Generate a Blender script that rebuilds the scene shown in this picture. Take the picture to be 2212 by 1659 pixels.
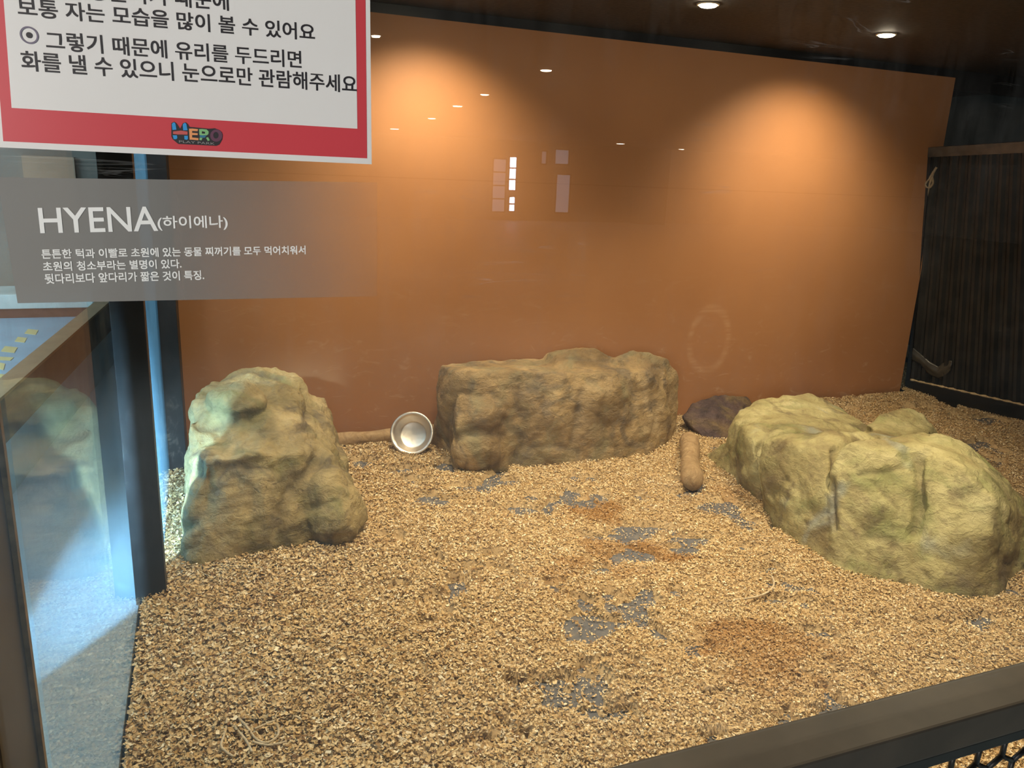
import bpy, bmesh, math, random
import numpy as np
from mathutils import Vector, Matrix
from mathutils.bvhtree import BVHTree

for o in list(bpy.data.objects):
    bpy.data.objects.remove(o)
C = bpy.context.scene.collection
random.seed(7)
RNG = np.random.default_rng(11)

# ------------------------------------------------------------------ camera
W, H, FPX = 2212.0, 1659.0, 1717.84
YAW, PITCH, ROLL = (math.radians(a) for a in (21.7237, 15.1991, 2.58534))
EYE = Vector((0, 0, 1.6))
_f = Vector((math.sin(YAW)*math.cos(PITCH), math.cos(YAW)*math.cos(PITCH), -math.sin(PITCH)))
_r0 = Vector((math.cos(YAW), -math.sin(YAW), 0))
_u0 = _r0.cross(_f)
_r = math.cos(ROLL)*_r0 + math.sin(ROLL)*_u0
_u = -math.sin(ROLL)*_r0 + math.cos(ROLL)*_u0
cam_data = bpy.data.cameras.new('camera')
cam = bpy.data.objects.new('camera', cam_data)
C.objects.link(cam)
cam.matrix_world = Matrix(((_r.x, _u.x, -_f.x, EYE.x), (_r.y, _u.y, -_f.y, EYE.y), (_r.z, _u.z, -_f.z, EYE.z), (0, 0, 0, 1)))
cam_data.sensor_fit = 'HORIZONTAL'
cam_data.sensor_width = 36.0
cam_data.lens = 36.0*FPX/W
cam_data.clip_start = 0.02
cam_data.clip_end = 200
bpy.context.scene.camera = cam

# ------------------------------------------------------------------ world, exposure, daylight and added lamps
world = bpy.data.worlds.new('world')
bpy.context.scene.world = world
world.use_nodes = True
world.node_tree.nodes['Background'].inputs['Color'].default_value = (1.0, 0.92, 0.8, 1)
world.node_tree.nodes['Background'].inputs['Strength'].default_value = 0.03
vs = bpy.context.scene.view_settings
vs.view_transform = 'Standard'
vs.look = 'None'
vs.exposure = 0.15
vs.gamma = 1.0
vs.use_curve_mapping = False
bpy.context.scene.cycles.transparent_max_bounces = 24
bpy.context.scene.cycles.max_bounces = 8
bpy.context.scene.cycles.diffuse_bounces = 3
bpy.context.scene.cycles.adaptive_threshold = 0.03

def light(name, kind, loc, target, color, power, **kw):
    d = bpy.data.lights.new(name, kind)
    d.color = color
    d.energy = power
    for k, v in kw.items():
        setattr(d, k, v)
    o = bpy.data.objects.new(name, d)
    C.objects.link(o)
    o.location = loc
    if target is not None:
        o.rotation_euler = (Vector(target) - Vector(loc)).to_track_quat('-Z', 'Y').to_euler()
    return o

DAY = (0.55, 0.83, 1.0)
# narrow window front left of the enclosure: the hard edged daylight on the left rock
light('slit_window_daylight', 'AREA', (-2.42, -0.25, 2.3), (-0.02, 3.33, 0.25), (0.42, 0.74, 1.0), 34, shape='RECTANGLE', size=0.2, size_y=0.4, spread=math.radians(16))
# wide window along the left passage
light('passage_window_daylight', 'AREA', (-3.9, 6.4, 2.0), (-1.5, 6.8, 0.0), DAY, 230, shape='RECTANGLE', size=4.5, size_y=1.5)
# area lamp added to brighten the strip of passage beside the side glass
light('passage_fill_lamp', 'AREA', (-0.58, 3.5, 2.55), (-0.60, 3.5, 0), DAY, 62, shape='RECTANGLE', size=0.3, size_y=3.4)
# visitor hall: unseen area lamp added to light the poster
light('hall_fill_lamp', 'AREA', (-2.6, -3.2, 2.1), (0.1, 1.0, 1.5), (1.0, 0.94, 0.88), 205, shape='RECTANGLE', size=1.6, size_y=1.2)

WARM = (1.0, 0.84, 0.58)

# ------------------------------------------------------------------ helpers
def ray(px, py):
    return _f + ((px - W/2)/FPX)*_r - ((py - H/2)/FPX)*_u

def at(px, py, y):
    d = ray(px, py)
    return EYE + d*((y - EYE.y)/d.y)

def on_z(px, py, z=0.0):
    d = ray(px, py)
    return EYE + d*((z - EYE.z)/d.z)

def on_x(px, py, x):
    d = ray(px, py)
    return EYE + d*((x - EYE.x)/d.x)

def tag(o, label=None, cat=None, group=None, kind=None):
    if label: o['label'] = label
    if cat: o['category'] = cat
    if group: o['group'] = group
    if kind: o['kind'] = kind
    return o

def empty(name, loc=(0, 0, 0), label=None, cat=None, group=None):
    o = bpy.data.objects.new(name, None)
    C.objects.link(o)
    o.location = loc
    o.empty_display_size = 0.05
    return tag(o, label, cat, group)

def link(name, me, mat, parent=None, smooth=False):
    o = bpy.data.objects.new(name, me)
    C.objects.link(o)
    if mat is not None:
        me.materials.clear()
        me.materials.append(mat)
    if smooth:
        me.shade_smooth()
    if parent is not None:
        o.parent = parent
        o.matrix_parent_inverse = Matrix.Translation(parent.location).inverted()
    return o

def obj(name, bm, mat, parent=None, smooth=False):
    me = bpy.data.meshes.new(name)
    bmesh.ops.recalc_face_normals(bm, faces=bm.faces)
    bm.to_mesh(me)
    bm.free()
    return link(name, me, mat, parent, smooth)

def structure(o):
    o['kind'] = 'structure'
    return o

def add_box(bm, x0, x1, y0, y1, z0, z1, bevel=0.0):
    r = bmesh.ops.create_cube(bm, size=1)
    vs_ = r['verts']
    for v in vs_:
        v.co = Vector((x0 + (v.co.x + .5)*(x1 - x0), y0 + (v.co.y + .5)*(y1 - y0), z0 + (v.co.z + .5)*(z1 - z0)))
    if bevel:
        es = list({e for v in vs_ for e in v.link_edges})
        bmesh.ops.bevel(bm, geom=es, offset=bevel, segments=2, affect='EDGES', profile=0.6)
    return bm

def box(x0, x1, y0, y1, z0, z1, bevel=0.0):
    return add_box(bmesh.new(), x0, x1, y0, y1, z0, z1, bevel)

def add_slab(bm, quad, n, t):
    """a four cornered sheet with thickness t along -n"""
    n = Vector(n).normalized()
    a = [bm.verts.new(Vector(q)) for q in quad]
    b = [bm.verts.new(Vector(q) - n*t) for q in quad]
    k = len(a)
    bm.faces.new(a)
    bm.faces.new(b[::-1])
    for i in range(k):
        bm.faces.new((a[i], b[i], b[(i+1) % k], a[(i+1) % k]))
    return bm

def add_tube(bm, pts, rad, seg=8, cap=True):
    pts = [Vector(p) for p in pts]
    rings = []
    n = len(pts)
    prev = None
    for i, p in enumerate(pts):
        t = (pts[min(i+1, n-1)] - pts[max(i-1, 0)]).normalized()
        a = prev if prev is not None else (Vector((0, 0, 1)) if abs(t.z) < .9 else Vector((1, 0, 0)))
        x = (a - t*a.dot(t)).normalized()
        prev = x
        y = t.cross(x)
        r = rad[i] if hasattr(rad, '__len__') else rad
        rings.append([bm.verts.new(p + (x*math.cos(2*math.pi*k/seg) + y*math.sin(2*math.pi*k/seg))*r) for k in range(seg)])
    for a, b in zip(rings, rings[1:]):
        for k in range(seg):
            bm.faces.new((a[k], a[(k+1) % seg], b[(k+1) % seg], b[k]))
    if cap:
        bm.faces.new(rings[0][::-1])
        bm.faces.new(rings[-1])
    return bm

def spline(pts, n=6):
    pts = [Vector(p) for p in pts]
    P = [pts[0]] + pts + [pts[-1]]
    out = []
    for i in range(1, len(P)-2):
        for k in range(n):
            t = k/n
            a, b, c, d = P[i-1], P[i], P[i+1], P[i+2]
            out.append(.5*((2*b) + (c-a)*t + (2*a-5*b+4*c-d)*t*t + (-a+3*b-3*c+d)*t**3))
    out.append(pts[-1])
    return out

def lathe(bm, prof, seg=48, M=None):
    rings = []
    for r, z in prof:
        if r < 1e-6:
            rings.append([bm.verts.new((0, 0, z))])
        else:
            rings.append([bm.verts.new((r*math.cos(2*math.pi*k/seg), r*math.sin(2*math.pi*k/seg), z)) for k in range(seg)])
    for a, b in zip(rings, rings[1:]):
        for k in range(seg):
            A = (a[0], a[0]) if len(a) == 1 else (a[k], a[(k+1) % seg])
            B = (b[0], b[0]) if len(b) == 1 else (b[k], b[(k+1) % seg])
            vs_ = []
            for v in (A[0], A[1], B[1], B[0]):
                if v not in vs_:
                    vs_.append(v)
            if len(vs_) > 2:
                bm.faces.new(vs_)
    if M is not None:
        bmesh.ops.transform(bm, matrix=M, verts=[v for r_ in rings for v in r_])
    return bm

# ------------------------------------------------------------------ materials
class NT:
    def __init__(self, name):
        self.m = bpy.data.materials.new(name)
        self.m.use_nodes = True
        self.t = self.m.node_tree
        self.t.nodes.clear()
        self.out = self.n('ShaderNodeOutputMaterial')
    def n(self, kind, **kw):
        nd = self.t.nodes.new(kind)
        for k, v in kw.items():
            setattr(nd, k, v)
        return nd
    def set(self, sock, v):
        if hasattr(v, 'is_linked'):
            self.t.links.new(v, sock)
        elif isinstance(v, (tuple, list)) and len(v) == 3 and sock.type == 'RGBA':
            sock.default_value = (*v, 1)
        else:
            sock.default_value = v
    def coords(self, kind='Object', scale=(1, 1, 1), rot=(0, 0, 0), loc=(0, 0, 0)):
        tc = self.n('ShaderNodeTexCoord')
        mp = self.n('ShaderNodeMapping')
        mp.inputs['Scale'].default_value = scale
        mp.inputs['Rotation'].default_value = rot
        mp.inputs['Location'].default_value = loc
        self.t.links.new(tc.outputs[kind], mp.inputs['Vector'])
        return mp.outputs['Vector']
    def noise(self, vec, scale, detail=4, rough=.55, dist=0.0):
        nd = self.n('ShaderNodeTexNoise')
        self.set(nd.inputs['Vector'], vec)
        nd.inputs['Scale'].default_value = scale
        nd.inputs['Detail'].default_value = detail
        nd.inputs['Roughness'].default_value = rough
        nd.inputs['Distortion'].default_value = dist
        return nd.outputs['Fac']
    def voronoi(self, vec, scale, feature='F1'):
        nd = self.n('ShaderNodeTexVoronoi', feature=feature)
        self.set(nd.inputs['Vector'], vec)
        nd.inputs['Scale'].default_value = scale
        return nd.outputs['Distance']
    def ramp(self, fac, stops):
        nd = self.n('ShaderNodeValToRGB')
        self.set(nd.inputs['Fac'], fac)
        el = nd.color_ramp.elements
        while len(el) < len(stops):
            el.new(0.5)
        for e, (p, c) in zip(el, stops):
            e.position = p
            e.color = (*c, 1) if len(c) == 3 else c
        return nd.outputs['Color']
    def mask(self, fac, lo, hi):
        nd = self.n('ShaderNodeMapRange')
        self.set(nd.inputs['Value'], fac)
        nd.inputs['From Min'].default_value = lo
        nd.inputs['From Max'].default_value = hi
        return nd.outputs['Result']
    def math(self, op, a, b=0.0, c=0.0):
        nd = self.n('ShaderNodeMath', operation=op)
        self.set(nd.inputs[0], a)
        self.set(nd.inputs[1], b)
        if len(nd.inputs) > 2:
            self.set(nd.inputs[2], c)
        return nd.outputs[0]
    def mix(self, fac, a, b, mode='MIX'):
        nd = self.n('ShaderNodeMix', data_type='RGBA', blend_type=mode)
        self.set(nd.inputs[0], fac)
        self.set(nd.inputs[6], a)
        self.set(nd.inputs[7], b)
        return nd.outputs[2]
    def attr(self, name):
        return self.n('ShaderNodeAttribute', attribute_name=name)
    def bump(self, h, strength=.3, dist=.01):
        nd = self.n('ShaderNodeBump')
        self.set(nd.inputs['Height'], h)
        nd.inputs['Strength'].default_value = strength
        nd.inputs['Distance'].default_value = dist
        return nd.outputs['Normal']
    def bsdf(self, color, rough=.6, metal=0.0, normal=None, spec=.5, **kw):
        b = self.n('ShaderNodeBsdfPrincipled')
        self.set(b.inputs['Base Color'], color)
        self.set(b.inputs['Roughness'], rough)
        self.set(b.inputs['Metallic'], metal)
        self.set(b.inputs['Specular IOR Level'], spec)
        if normal is not None:
            self.set(b.inputs['Normal'], normal)
        for k, v in kw.items():
            self.set(b.inputs[k], v)
        return b.outputs[0]
    def done(self, sh):
        self.t.links.new(sh, self.out.inputs['Surface'])
        return self.m

def plain(name, color, rough=.6, metal=0.0, vary=.15, scale=12, spec=.5):
    k = NT(name)
    v = k.coords()
    n = k.noise(v, scale, 5)
    c = k.ramp(n, [(.3, tuple(x*(1-vary) for x in color)), (.7, tuple(min(1, x*(1+vary)) for x in color))])
    return k.done(k.bsdf(c, rough, metal, k.bump(n, .08, .004), spec))

def emissive(name, color, strength):
    k = NT(name)
    e = k.n('ShaderNodeEmission')
    e.inputs['Color'].default_value = (*color, 1)
    e.inputs['Strength'].default_value = strength
    return k.done(e.outputs[0])

def glass(name, tint=(1, 1, 1), base=.04, grow=1.0, dirt=.05, dirt_color=(.8, .8, .78), scratch=.12):
    k = NT(name)
    g = k.n('ShaderNodeNewGeometry')
    dot = k.n('ShaderNodeVectorMath', operation='DOT_PRODUCT')
    k.t.links.new(g.outputs['Normal'], dot.inputs[0])
    k.t.links.new(g.outputs['Incoming'], dot.inputs[1])
    c = k.math('ABSOLUTE', dot.outputs['Value'])
    f5 = k.math('POWER', k.math('SUBTRACT', 1.0, c), 5.0)
    F = k.math('MULTIPLY_ADD', f5, (1-base)*grow, base)
    tr = k.n('ShaderNodeBsdfTransparent')
    tr.inputs['Color'].default_value = (*tint, 1)
    gl = k.n('ShaderNodeBsdfGlossy')
    gl.inputs['Roughness'].default_value = 0.0
    mx = k.n('ShaderNodeMixShader')
    k.set(mx.inputs[0], F)
    k.t.links.new(tr.outputs[0], mx.inputs[1])
    k.t.links.new(gl.outputs[0], mx.inputs[2])
    if dirt <= 0:
        return k.done(mx.outputs[0])
    v = k.coords('Object', (1, 1, 1))
    n1 = k.noise(v, 3.0, 6, .6, 1.2)
    n2 = k.noise(k.coords('Object', (7, 7, 1.2), (0, .5, 0)), 5.0, 6, .7, .6)
    d = k.math('MULTIPLY', k.math('MULTIPLY', k.mask(n1, .42, .8), k.mask(n2, .4, .75)), dirt)
    s1 = k.noise(k.coords('Object', (.7, 1, 11), (0, .55, 0)), 5.0, 2, .4, .8)
    s2 = k.noise(k.coords('Object', (1, 1, 1), (0, 0, 0), (4, 0, 2)), 4.5, 3)
    d = k.math('ADD', d, k.math('MULTIPLY', k.math('MULTIPLY', k.mask(k.math('ABSOLUTE', k.math('SUBTRACT', s1, .5)), .006, .002), k.mask(s2, .58, .68)), scratch))
    di = k.n('ShaderNodeBsdfDiffuse')
    di.inputs['Color'].default_value = (*dirt_color, 1)
    mx2 = k.n('ShaderNodeMixShader')
    k.set(mx2.inputs[0], d)
    k.t.links.new(mx.outputs[0], mx2.inputs[1])
    k.t.links.new(di.outputs[0], mx2.inputs[2])
    return k.done(mx2.outputs[0])

def clouded_glass():  # part clear, part bluish translucent, mixed by noise
    k = NT('clouded_side_glass')
    tr = k.n('ShaderNodeBsdfTransparent')
    tl = k.n('ShaderNodeBsdfTranslucent')
    tl.inputs['Color'].default_value = (.13, .24, .31, 1)
    v = k.coords('Object', (4, 4, 1))
    n = k.noise(v, 3, 5, .6, .5)
    mx = k.n('ShaderNodeMixShader')
    k.set(mx.inputs[0], k.mask(n, -.1, 1.5))
    k.t.links.new(tr.outputs[0], mx.inputs[1])
    k.t.links.new(tl.outputs[0], mx.inputs[2])
    return k.done(mx.outputs[0])

def wall_material():
    k = NT('orange_painted_board')
    v = k.coords()
    big = k.noise(v, 1.1, 4, .5)
    c = k.ramp(big, [(.3, (.345, .154, .062)), (.7, (.405, .188, .079))])
    # pale scuffs near the floor, where the animals brush past
    st = k.noise(k.coords('Object', (1, 1, 2.2)), 6, 8, .72, 1.6)
    sep = k.n('ShaderNodeSeparateXYZ')
    k.t.links.new(k.coords(), sep.inputs[0])
    low = k.mask(sep.outputs['Z'], 1.15, .2)
    sc = k.math('MULTIPLY', k.mask(st, .56, .74), low)
    c = k.mix(k.math('MULTIPLY', sc, .5), c, (.62, .42, .27))
    # the faint wiped ring
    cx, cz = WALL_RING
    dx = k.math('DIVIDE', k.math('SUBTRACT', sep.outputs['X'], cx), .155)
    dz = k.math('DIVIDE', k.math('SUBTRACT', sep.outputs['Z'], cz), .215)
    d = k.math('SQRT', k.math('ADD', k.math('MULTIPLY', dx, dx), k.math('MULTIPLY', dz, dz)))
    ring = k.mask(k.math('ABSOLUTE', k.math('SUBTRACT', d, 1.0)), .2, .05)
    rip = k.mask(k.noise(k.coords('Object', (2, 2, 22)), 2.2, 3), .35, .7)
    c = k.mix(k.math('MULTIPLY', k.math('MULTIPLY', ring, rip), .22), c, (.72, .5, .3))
    # thin darker horizontal line
    dark_line = k.mask(k.math('ABSOLUTE', k.math('SUBTRACT', sep.outputs['Z'], 1.52)), .004, .001)
    c = k.mix(k.math('MULTIPLY', dark_line, .25), c, (.22, .08, .02))
    return k.done(k.bsdf(c, .55, 0, k.bump(k.noise(v, 60, 4), .06, .003), .35))

def floor_material():
    k = NT('grey_rubber_floor')
    v = k.coords()
    n = k.noise(v, 22, 9, .78)
    c = k.ramp(n, [(.3, (.080, .080, .088)), (.55, (.125, .12, .12)), (.72, (.25, .20, .13))])
    return k.done(k.bsdf(c, .75, 0, k.bump(n, .15, .004), .3))

def rock_material(name, pal, green, seed, dark=(.10, .075, .05), blue=None):
    """painted concrete: tan coat, olive and grey washes, dark wash in the cracks"""
    k = NT(name)
    o = (seed*3.7, seed*1.3, seed*2.1)
    v = k.coords('Object', (1, 1, 1), (0, 0, 0), o)
    a = k.noise(v, 3.2, 5, .55, .6)
    c = k.ramp(a, [(.30, pal[0]), (.44, pal[1]), (.56, pal[2]), (.70, pal[3])])
    gm = k.mask(k.noise(v, 4.1, 4, .55, .9), .50, .66)
    c = k.mix(k.math('MULTIPLY', gm, .75), c, green)
    dm = k.mask(k.noise(k.coords('Object', (1, 1, 1), (0, 0, 0), (o[1], o[0], 5)), 5.2, 5, .6, 1.0), .53, .66)
    c = k.mix(k.math('MULTIPLY', dm, .7), c, dark)
    if blue:
        bmk = k.mask(k.noise(k.coords('Object', (1, 1, 1), (0, 0, 0), (o[2], 9, o[0])), 3.6, 3, .5, .5), .60, .70)
        c = k.mix(k.math('MULTIPLY', bmk, .6), c, blue)
    fl = k.mask(k.noise(k.coords('Object', (1, 1, 2.4), (.3, .1, 0), (o[2], o[1], o[0])), 15, 6, .75, 1.2), .60, .68)
    c = k.mix(k.math('MULTIPLY', fl, .5), c, dark)
    fine = k.noise(k.coords('Object', (1, 1, 1.7), (0.25, .2, 0), o), 24, 7, .66, .8)
    c = k.mix(k.math('MULTIPLY', k.mask(fine, .52, .3), .35), c, dark)
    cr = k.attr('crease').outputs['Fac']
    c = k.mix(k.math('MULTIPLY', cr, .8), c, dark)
    h = k.math('ADD', k.math('MULTIPLY', fine, .7), k.math('MULTIPLY', k.noise(v, 70, 5, .6), .35))
    return k.done(k.bsdf(c, k.mask(fine, 1.0, .2), 0, k.bump(h, 1.0, .02), .38))

def shavings_material():
    k = NT('wood_shavings')
    a = k.attr('chip')
    v = k.coords()
    n = k.noise(v, 90, 5, .7)
    c = k.mix(.6, a.outputs['Color'], k.mix(n, (.55, .45, .35), (1.25, 1.2, 1.1)), 'MULTIPLY')
    b = k.bsdf(c, .7, 0, k.bump(n, .6, .006), .25)
    return k.done(b)

def film_material():
    """printed film, dense at its left end and fading to clear at its right end"""
    k = NT('fading_grey_film')
    sep = k.n('ShaderNodeSeparateXYZ')
    k.t.links.new(k.coords(), sep.inputs[0])
    m = k.mask(sep.outputs['X'], FILM_X[0], FILM_X[1])
    op = k.ramp(m, [(0.0, (.86,)*3), (.3, (.72,)*3), (.55, (.42,)*3), (.85, (.16,)*3), (1, (.04,)*3)])
    tr = k.n('ShaderNodeBsdfTransparent')
    di = k.bsdf((.27, .265, .25), .6, 0, None, .2)
    mx = k.n('ShaderNodeMixShader')
    k.set(mx.inputs[0], op)
    k.t.links.new(tr.outputs[0], mx.inputs[1])
    k.t.links.new(di, mx.inputs[2])
    return k.done(mx.outputs[0])

YB = 4.45          # back wall
YG = 1.05          # front glass, middle of the pane
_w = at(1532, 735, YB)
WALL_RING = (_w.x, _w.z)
FILM_X = (at(-6, 500, YG).x, at(815, 500, YG).x)

M_wall = wall_material()
M_floor = floor_material()
M_black = plain('black_painted_steel', (.009, .0085, .008), .45, .0, .3)
M_blackwood = plain('dark_stained_wood', (.047, .036, .025), .5, 0, .3, 6)
M_ceil = plain('dark_brown_ceiling', (.026, .019, .013), .75, 0, .6, 40)
def dusty_black():
    k = NT('dusty_black_steel')
    v = k.coords('Object', (1, 1, .5))
    n = k.noise(v, 16, 8, .72, 1.5)
    big = k.noise(k.coords(), 3.0, 3)
    c = k.ramp(k.math('MULTIPLY', n, k.mask(big, .2, .75)), [(.18, (.008, .008, .009)), (.42, (.024, .024, .026)), (.56, (.13, .12, .10))])
    return k.done(k.bsdf(c, .5, 0, k.bump(n, .1, .004), .4))
M_post = dusty_black()
M_edge = plain('worn_gold_edge', (.30, .19, .08), .5, .2, .4, 30)
M_bluewall = plain('light_blue_paint', (.42, .66, .78), .6, 0, .12, 4)
M_hallfloor = plain('pale_blue_grey_floor', (.36, .50, .60), .5, 0, .1, 3)
M_tan = plain('tan_wood_cap', (.46, .28, .15), .5, 0, .2, 8)
M_slate = plain('dark_mottled_board', (.10, .09, .08), .6, 0, .5, 7)
M_yellow = plain('cream_yellow_tape', (.95, .68, .28), .5, 0, .08)
M_whitewood = plain('whitewashed_wood', (.72, .74, .68), .6, 0, .15, 5)
M_redwood = plain('dark_red_skirting', (.16, .07, .05), .6, 0, .3, 9)
M_greywall = plain('grey_brown_plaster', (.28, .25, .21), .8, 0, .15, 2)
M_peach = plain('peach_board', (.55, .36, .24), .7, 0, .08, 3)
M_hallwall = plain('hall_plaster', (.45, .40, .34), .8, 0, .1, 2)
M_glass = glass('front_glass', (.985, .99, .985), .04, 1.0, .04)
M_sideglass = glass('side_glass', (.93, .97, .98), .04, .55, .12, (.75, .85, .9))
M_cloudedglass = clouded_glass()
M_white = plain('laminated_white_paper', (.80, .79, .77), .35, 0, .02, 3)
M_red = plain('printed_red', (.62, .058, .075), .35, 0, .03, 3)
M_ink = plain('black_ink', (.012, .010, .014), .5, 0, .1)
M_greyink = plain('grey_ink', (.16, .14, .20), .5, 0, .1)
M_vinyl = plain('white_vinyl', (.85, .86, .84), .5, 0, .03)
M_film = film_material()
M_steel = None
M_shav = shavings_material()

def steel():
    k = NT('brushed_stainless_steel')
    v = k.coords()
    n = k.noise(v, 30, 4)
    return k.done(k.bsdf((.72, .66, .58), k.mask(n, -.6, 2.2), 1.0, k.bump(n, .05, .002)))
M_steel = steel()

def wood(name, a, b):
    k = NT(name)
    n = k.noise(k.coords('Object', (1, 1, 1)), 14, 8, .7, 1.5)
    return k.done(k.bsdf(k.ramp(n, [(.3, a), (.7, b)]), .75, 0, k.bump(n, 1.0, .016), .25))
M_log = wood('weathered_log', (.28, .17, .08), (.52, .36, .19))
M_twine = wood('pale_twine', (.55, .42, .26), (.75, .62, .42))
M_rope = wood('dusty_rope', (.25, .18, .10), (.42, .32, .20))
M_tape = plain('dusty_clear_tape', (.05, .042, .03), .35, 0, .35, 18)

# ------------------------------------------------------------------ setting: enclosure shell
structure(obj('floor', box(-.32, 6.6, 1.06, 6.2, -.14, -.012), M_floor))
structure(obj('wall_back', box(-.12, 5.02, YB, YB+.03, -.012, 2.345), M_wall))
structure(obj('trim_1', box(-.30, 6.6, YB+.031, YB+.09, 2.27, 2.40), M_black))            # dark band over the board
structure(obj('ceiling', box(-.34, 6.6, 1.0, 6.2, 2.40, 2.46), M_ceil))
structure(obj('wall_right', box(6.5, 6.6, 1.06, 6.2, -.012, 2.4), M_blackwood))
structure(obj('wall_recess', box(-.12, 6.5, 5.9, 6.0, -.012, 2.4), M_blackwood))
structure(obj('baseboard_back', box(4.55, 5.02, YB-.02, YB, -.012, .03), M_black))

# posts and rails of the glazing
structure(obj('trim_2', box(-.50, -.28, 1.02, 1.25, -.012, 2.4, .004), M_black))          # front corner post
structure(obj('trim_3', box(-.2795, -.272, 1.236, 1.2505, -.012, 2.4), M_edge))           # its worn edge bead
structure(obj('trim_4', box(-.285, -.182, 2.865, 2.95, -.012, 2.4, .003), M_post))       # middle post of the side glass
structure(obj('trim_5', box(-.30, -.119, 4.10, 4.45, -.012, 2.4, .003), M_post))         # rear post
structure(obj('window_1', box(-.28, 3.6, YG-.005, YG+.005, .50, 2.4), M_glass))
structure(obj('window_2', box(-.274, -.266, 1.25, 2.865, -.012, 2.4), M_sideglass))
structure(obj('window_3', box(-.209, -.201, 2.95, 4.10, -.012, 2.4), M_cloudedglass))
bm = box(-.5, 3.6, .992, 1.105, .425, .505, .006)
structure(obj('trim_6', bm, M_blackwood))                                                  # front rail
structure(obj('trim_7', box(-.5, 3.6, .996, 1.03, .395, .4245, .004), M_black))            # lip below it

# hexagonal mesh guard under the rail
def hex_guard():
    t = empty('mesh_guard', (2.0, 1.01, .2), 'black hexagonal mesh guard below the dark front rail', 'guard')
    bm = bmesh.new()
    s = .047
    x0, x1, z0, z1 = 1.0, 3.0, .02, .41
    seen = set()
    for i in range(int((x1-x0)/(s*math.sqrt(3)))+1):
        for j in range(int((z1-z0)/(s*1.5))+1):
            cx = x0 + s*math.sqrt(3)*(i + .5*(j % 2))
            cz = z0 + 1.5*s*j
            cs = [(cx + s*math.cos(math.radians(60*k+30)), cz + s*math.sin(math.radians(60*k+30))) for k in range(6)]
            for a, b in zip(cs, cs[1:] + cs[:1]):
                key = tuple(sorted(((round(a[0], 3), round(a[1], 3)), (round(b[0], 3), round(b[1], 3)))))
                if key in seen:
                    continue
                seen.add(key)
                add_tube(bm, [(a[0], 1.01, min(a[1], .40)), (b[0], 1.01, min(b[1], .40))], .0062, 6)
    obj('mesh', bm, M_black, t, True)
    obj('bottom_bar', box(1.0, 3.0, 1.0, 1.02, -.01, .02), M_black, t)
hex_guard()

# ------------------------------------------------------------------ shavings bed
def vnoise(x, y, seed):
    xi, yi = np.floor(x).astype(np.int64), np.floor(y).astype(np.int64)
    xf, yf = x - xi, y - yi
    def hsh(a, b):
        h = (a*374761393 + b*668265263 + seed*1442695041) & 0xFFFFFFFF
        h = ((h ^ (h >> 13))*1274126177) & 0xFFFFFFFF
        return ((h ^ (h >> 16)) & 0xFFFF)/65535.0
    sx, sy = xf*xf*(3-2*xf), yf*yf*(3-2*yf)
    a = hsh(xi, yi)*(1-sx) + hsh(xi+1, yi)*sx
    b = hsh(xi, yi+1)*(1-sx) + hsh(xi+1, yi+1)*sx
    return a*(1-sy) + b*sy

def fbm(x, y, s, seed, octv=4):
    v, amp, tot = 0, 1.0, 0
    for o in range(octv):
        v = v + amp*vnoise(x*s*2**o + 31.7*o, y*s*2**o + 17.3*o, seed+o)
        tot += amp
        amp *= .55
    return v/tot

# bare patches and wet stains, (x, y, radius x, radius y, strength) on the floor in metres
def floor_spot(px, py, rx, ry, k=1.0):
    c = on_z(px, py)
    e = on_z(px+rx, py)
    n = on_z(px, py-ry)
    return (c.x, c.y, (e-c).length, (n-c).length, k, math.atan2(e.y-c.y, e.x-c.x))
BARE = [floor_spot(*a) for a in [
    (1285, 1358, 62, 30), (1395, 1143, 70, 9), (1470, 1165, 50, 8), (1375, 1205, 45, 16), (1345, 1160, 60, 10), (1555, 1098, 60, 18, .8),
    (1605, 1130, 28, 22, .8), (940, 1082, 45, 14), (860, 1018, 50, 10), (890, 1040, 36, 8), (1000, 1055, 50, 8, .8), (1290, 1232, 24, 10), (1315, 1285, 22, 14, .9),
    (1455, 1282, 18, 8), (1480, 1190, 45, 10), (1425, 1372, 16, 14), (1690, 1302, 60, 12, .8), (1545, 1592, 22, 9, .8), (850, 1275, 30, 8, .7),
    (1235, 1065, 18, 8), (1275, 1032, 12, 7), (1245, 1033, 12, 6), (1385, 1075, 14, 8, .8), (1500, 1400, 40, 20, .6), (1360, 1480, 30, 10, .5), (780, 1000, 30, 10),
    (960, 1010, 25, 12), (1905, 1330, 30, 8, .7), (1780, 1330, 40, 10, .6), (1720, 1270, 60, 14, .6), (2010, 1350, 60, 8, .5), (1150, 1075, 16, 8, .7)]]
STAIN = [floor_spot(*a) for a in [
    (1285, 1105, 62, 22), (1405, 1192, 46, 16), (1455, 1212, 42, 9), (1300, 1188, 60, 22, .7), (1245, 1222, 45, 14, .7), (1200, 1245, 40, 14, .5), (1580, 1372, 110, 24, .9),
    (1640, 1420, 140, 50, .75), (1560, 1390, 60, 20, .8), (1700, 1470, 110, 40, .5), (1350, 1240, 60, 14, .5), (1580, 1070, 40, 16, .45), (1200, 1290, 30, 10, .4), (740, 1530, 40, 20, .3)]]

def spots(x, y, lst, soft):
    m = np.zeros_like(x)
    wob = (fbm(x, y, 11, 5, 5) - .5)*1.9
    for cx, cy, rx, ry, k, a in lst:
        ca, sa = math.cos(a), math.sin(a)
        u = ((x-cx)*ca + (y-cy)*sa)/rx
        v = (-(x-cx)*sa + (y-cy)*ca)/ry
        d = np.sqrt(u*u + v*v) + wob
        m = np.maximum(m, k*np.clip((1.25 - d)/soft, 0, 1))
    return m

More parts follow.
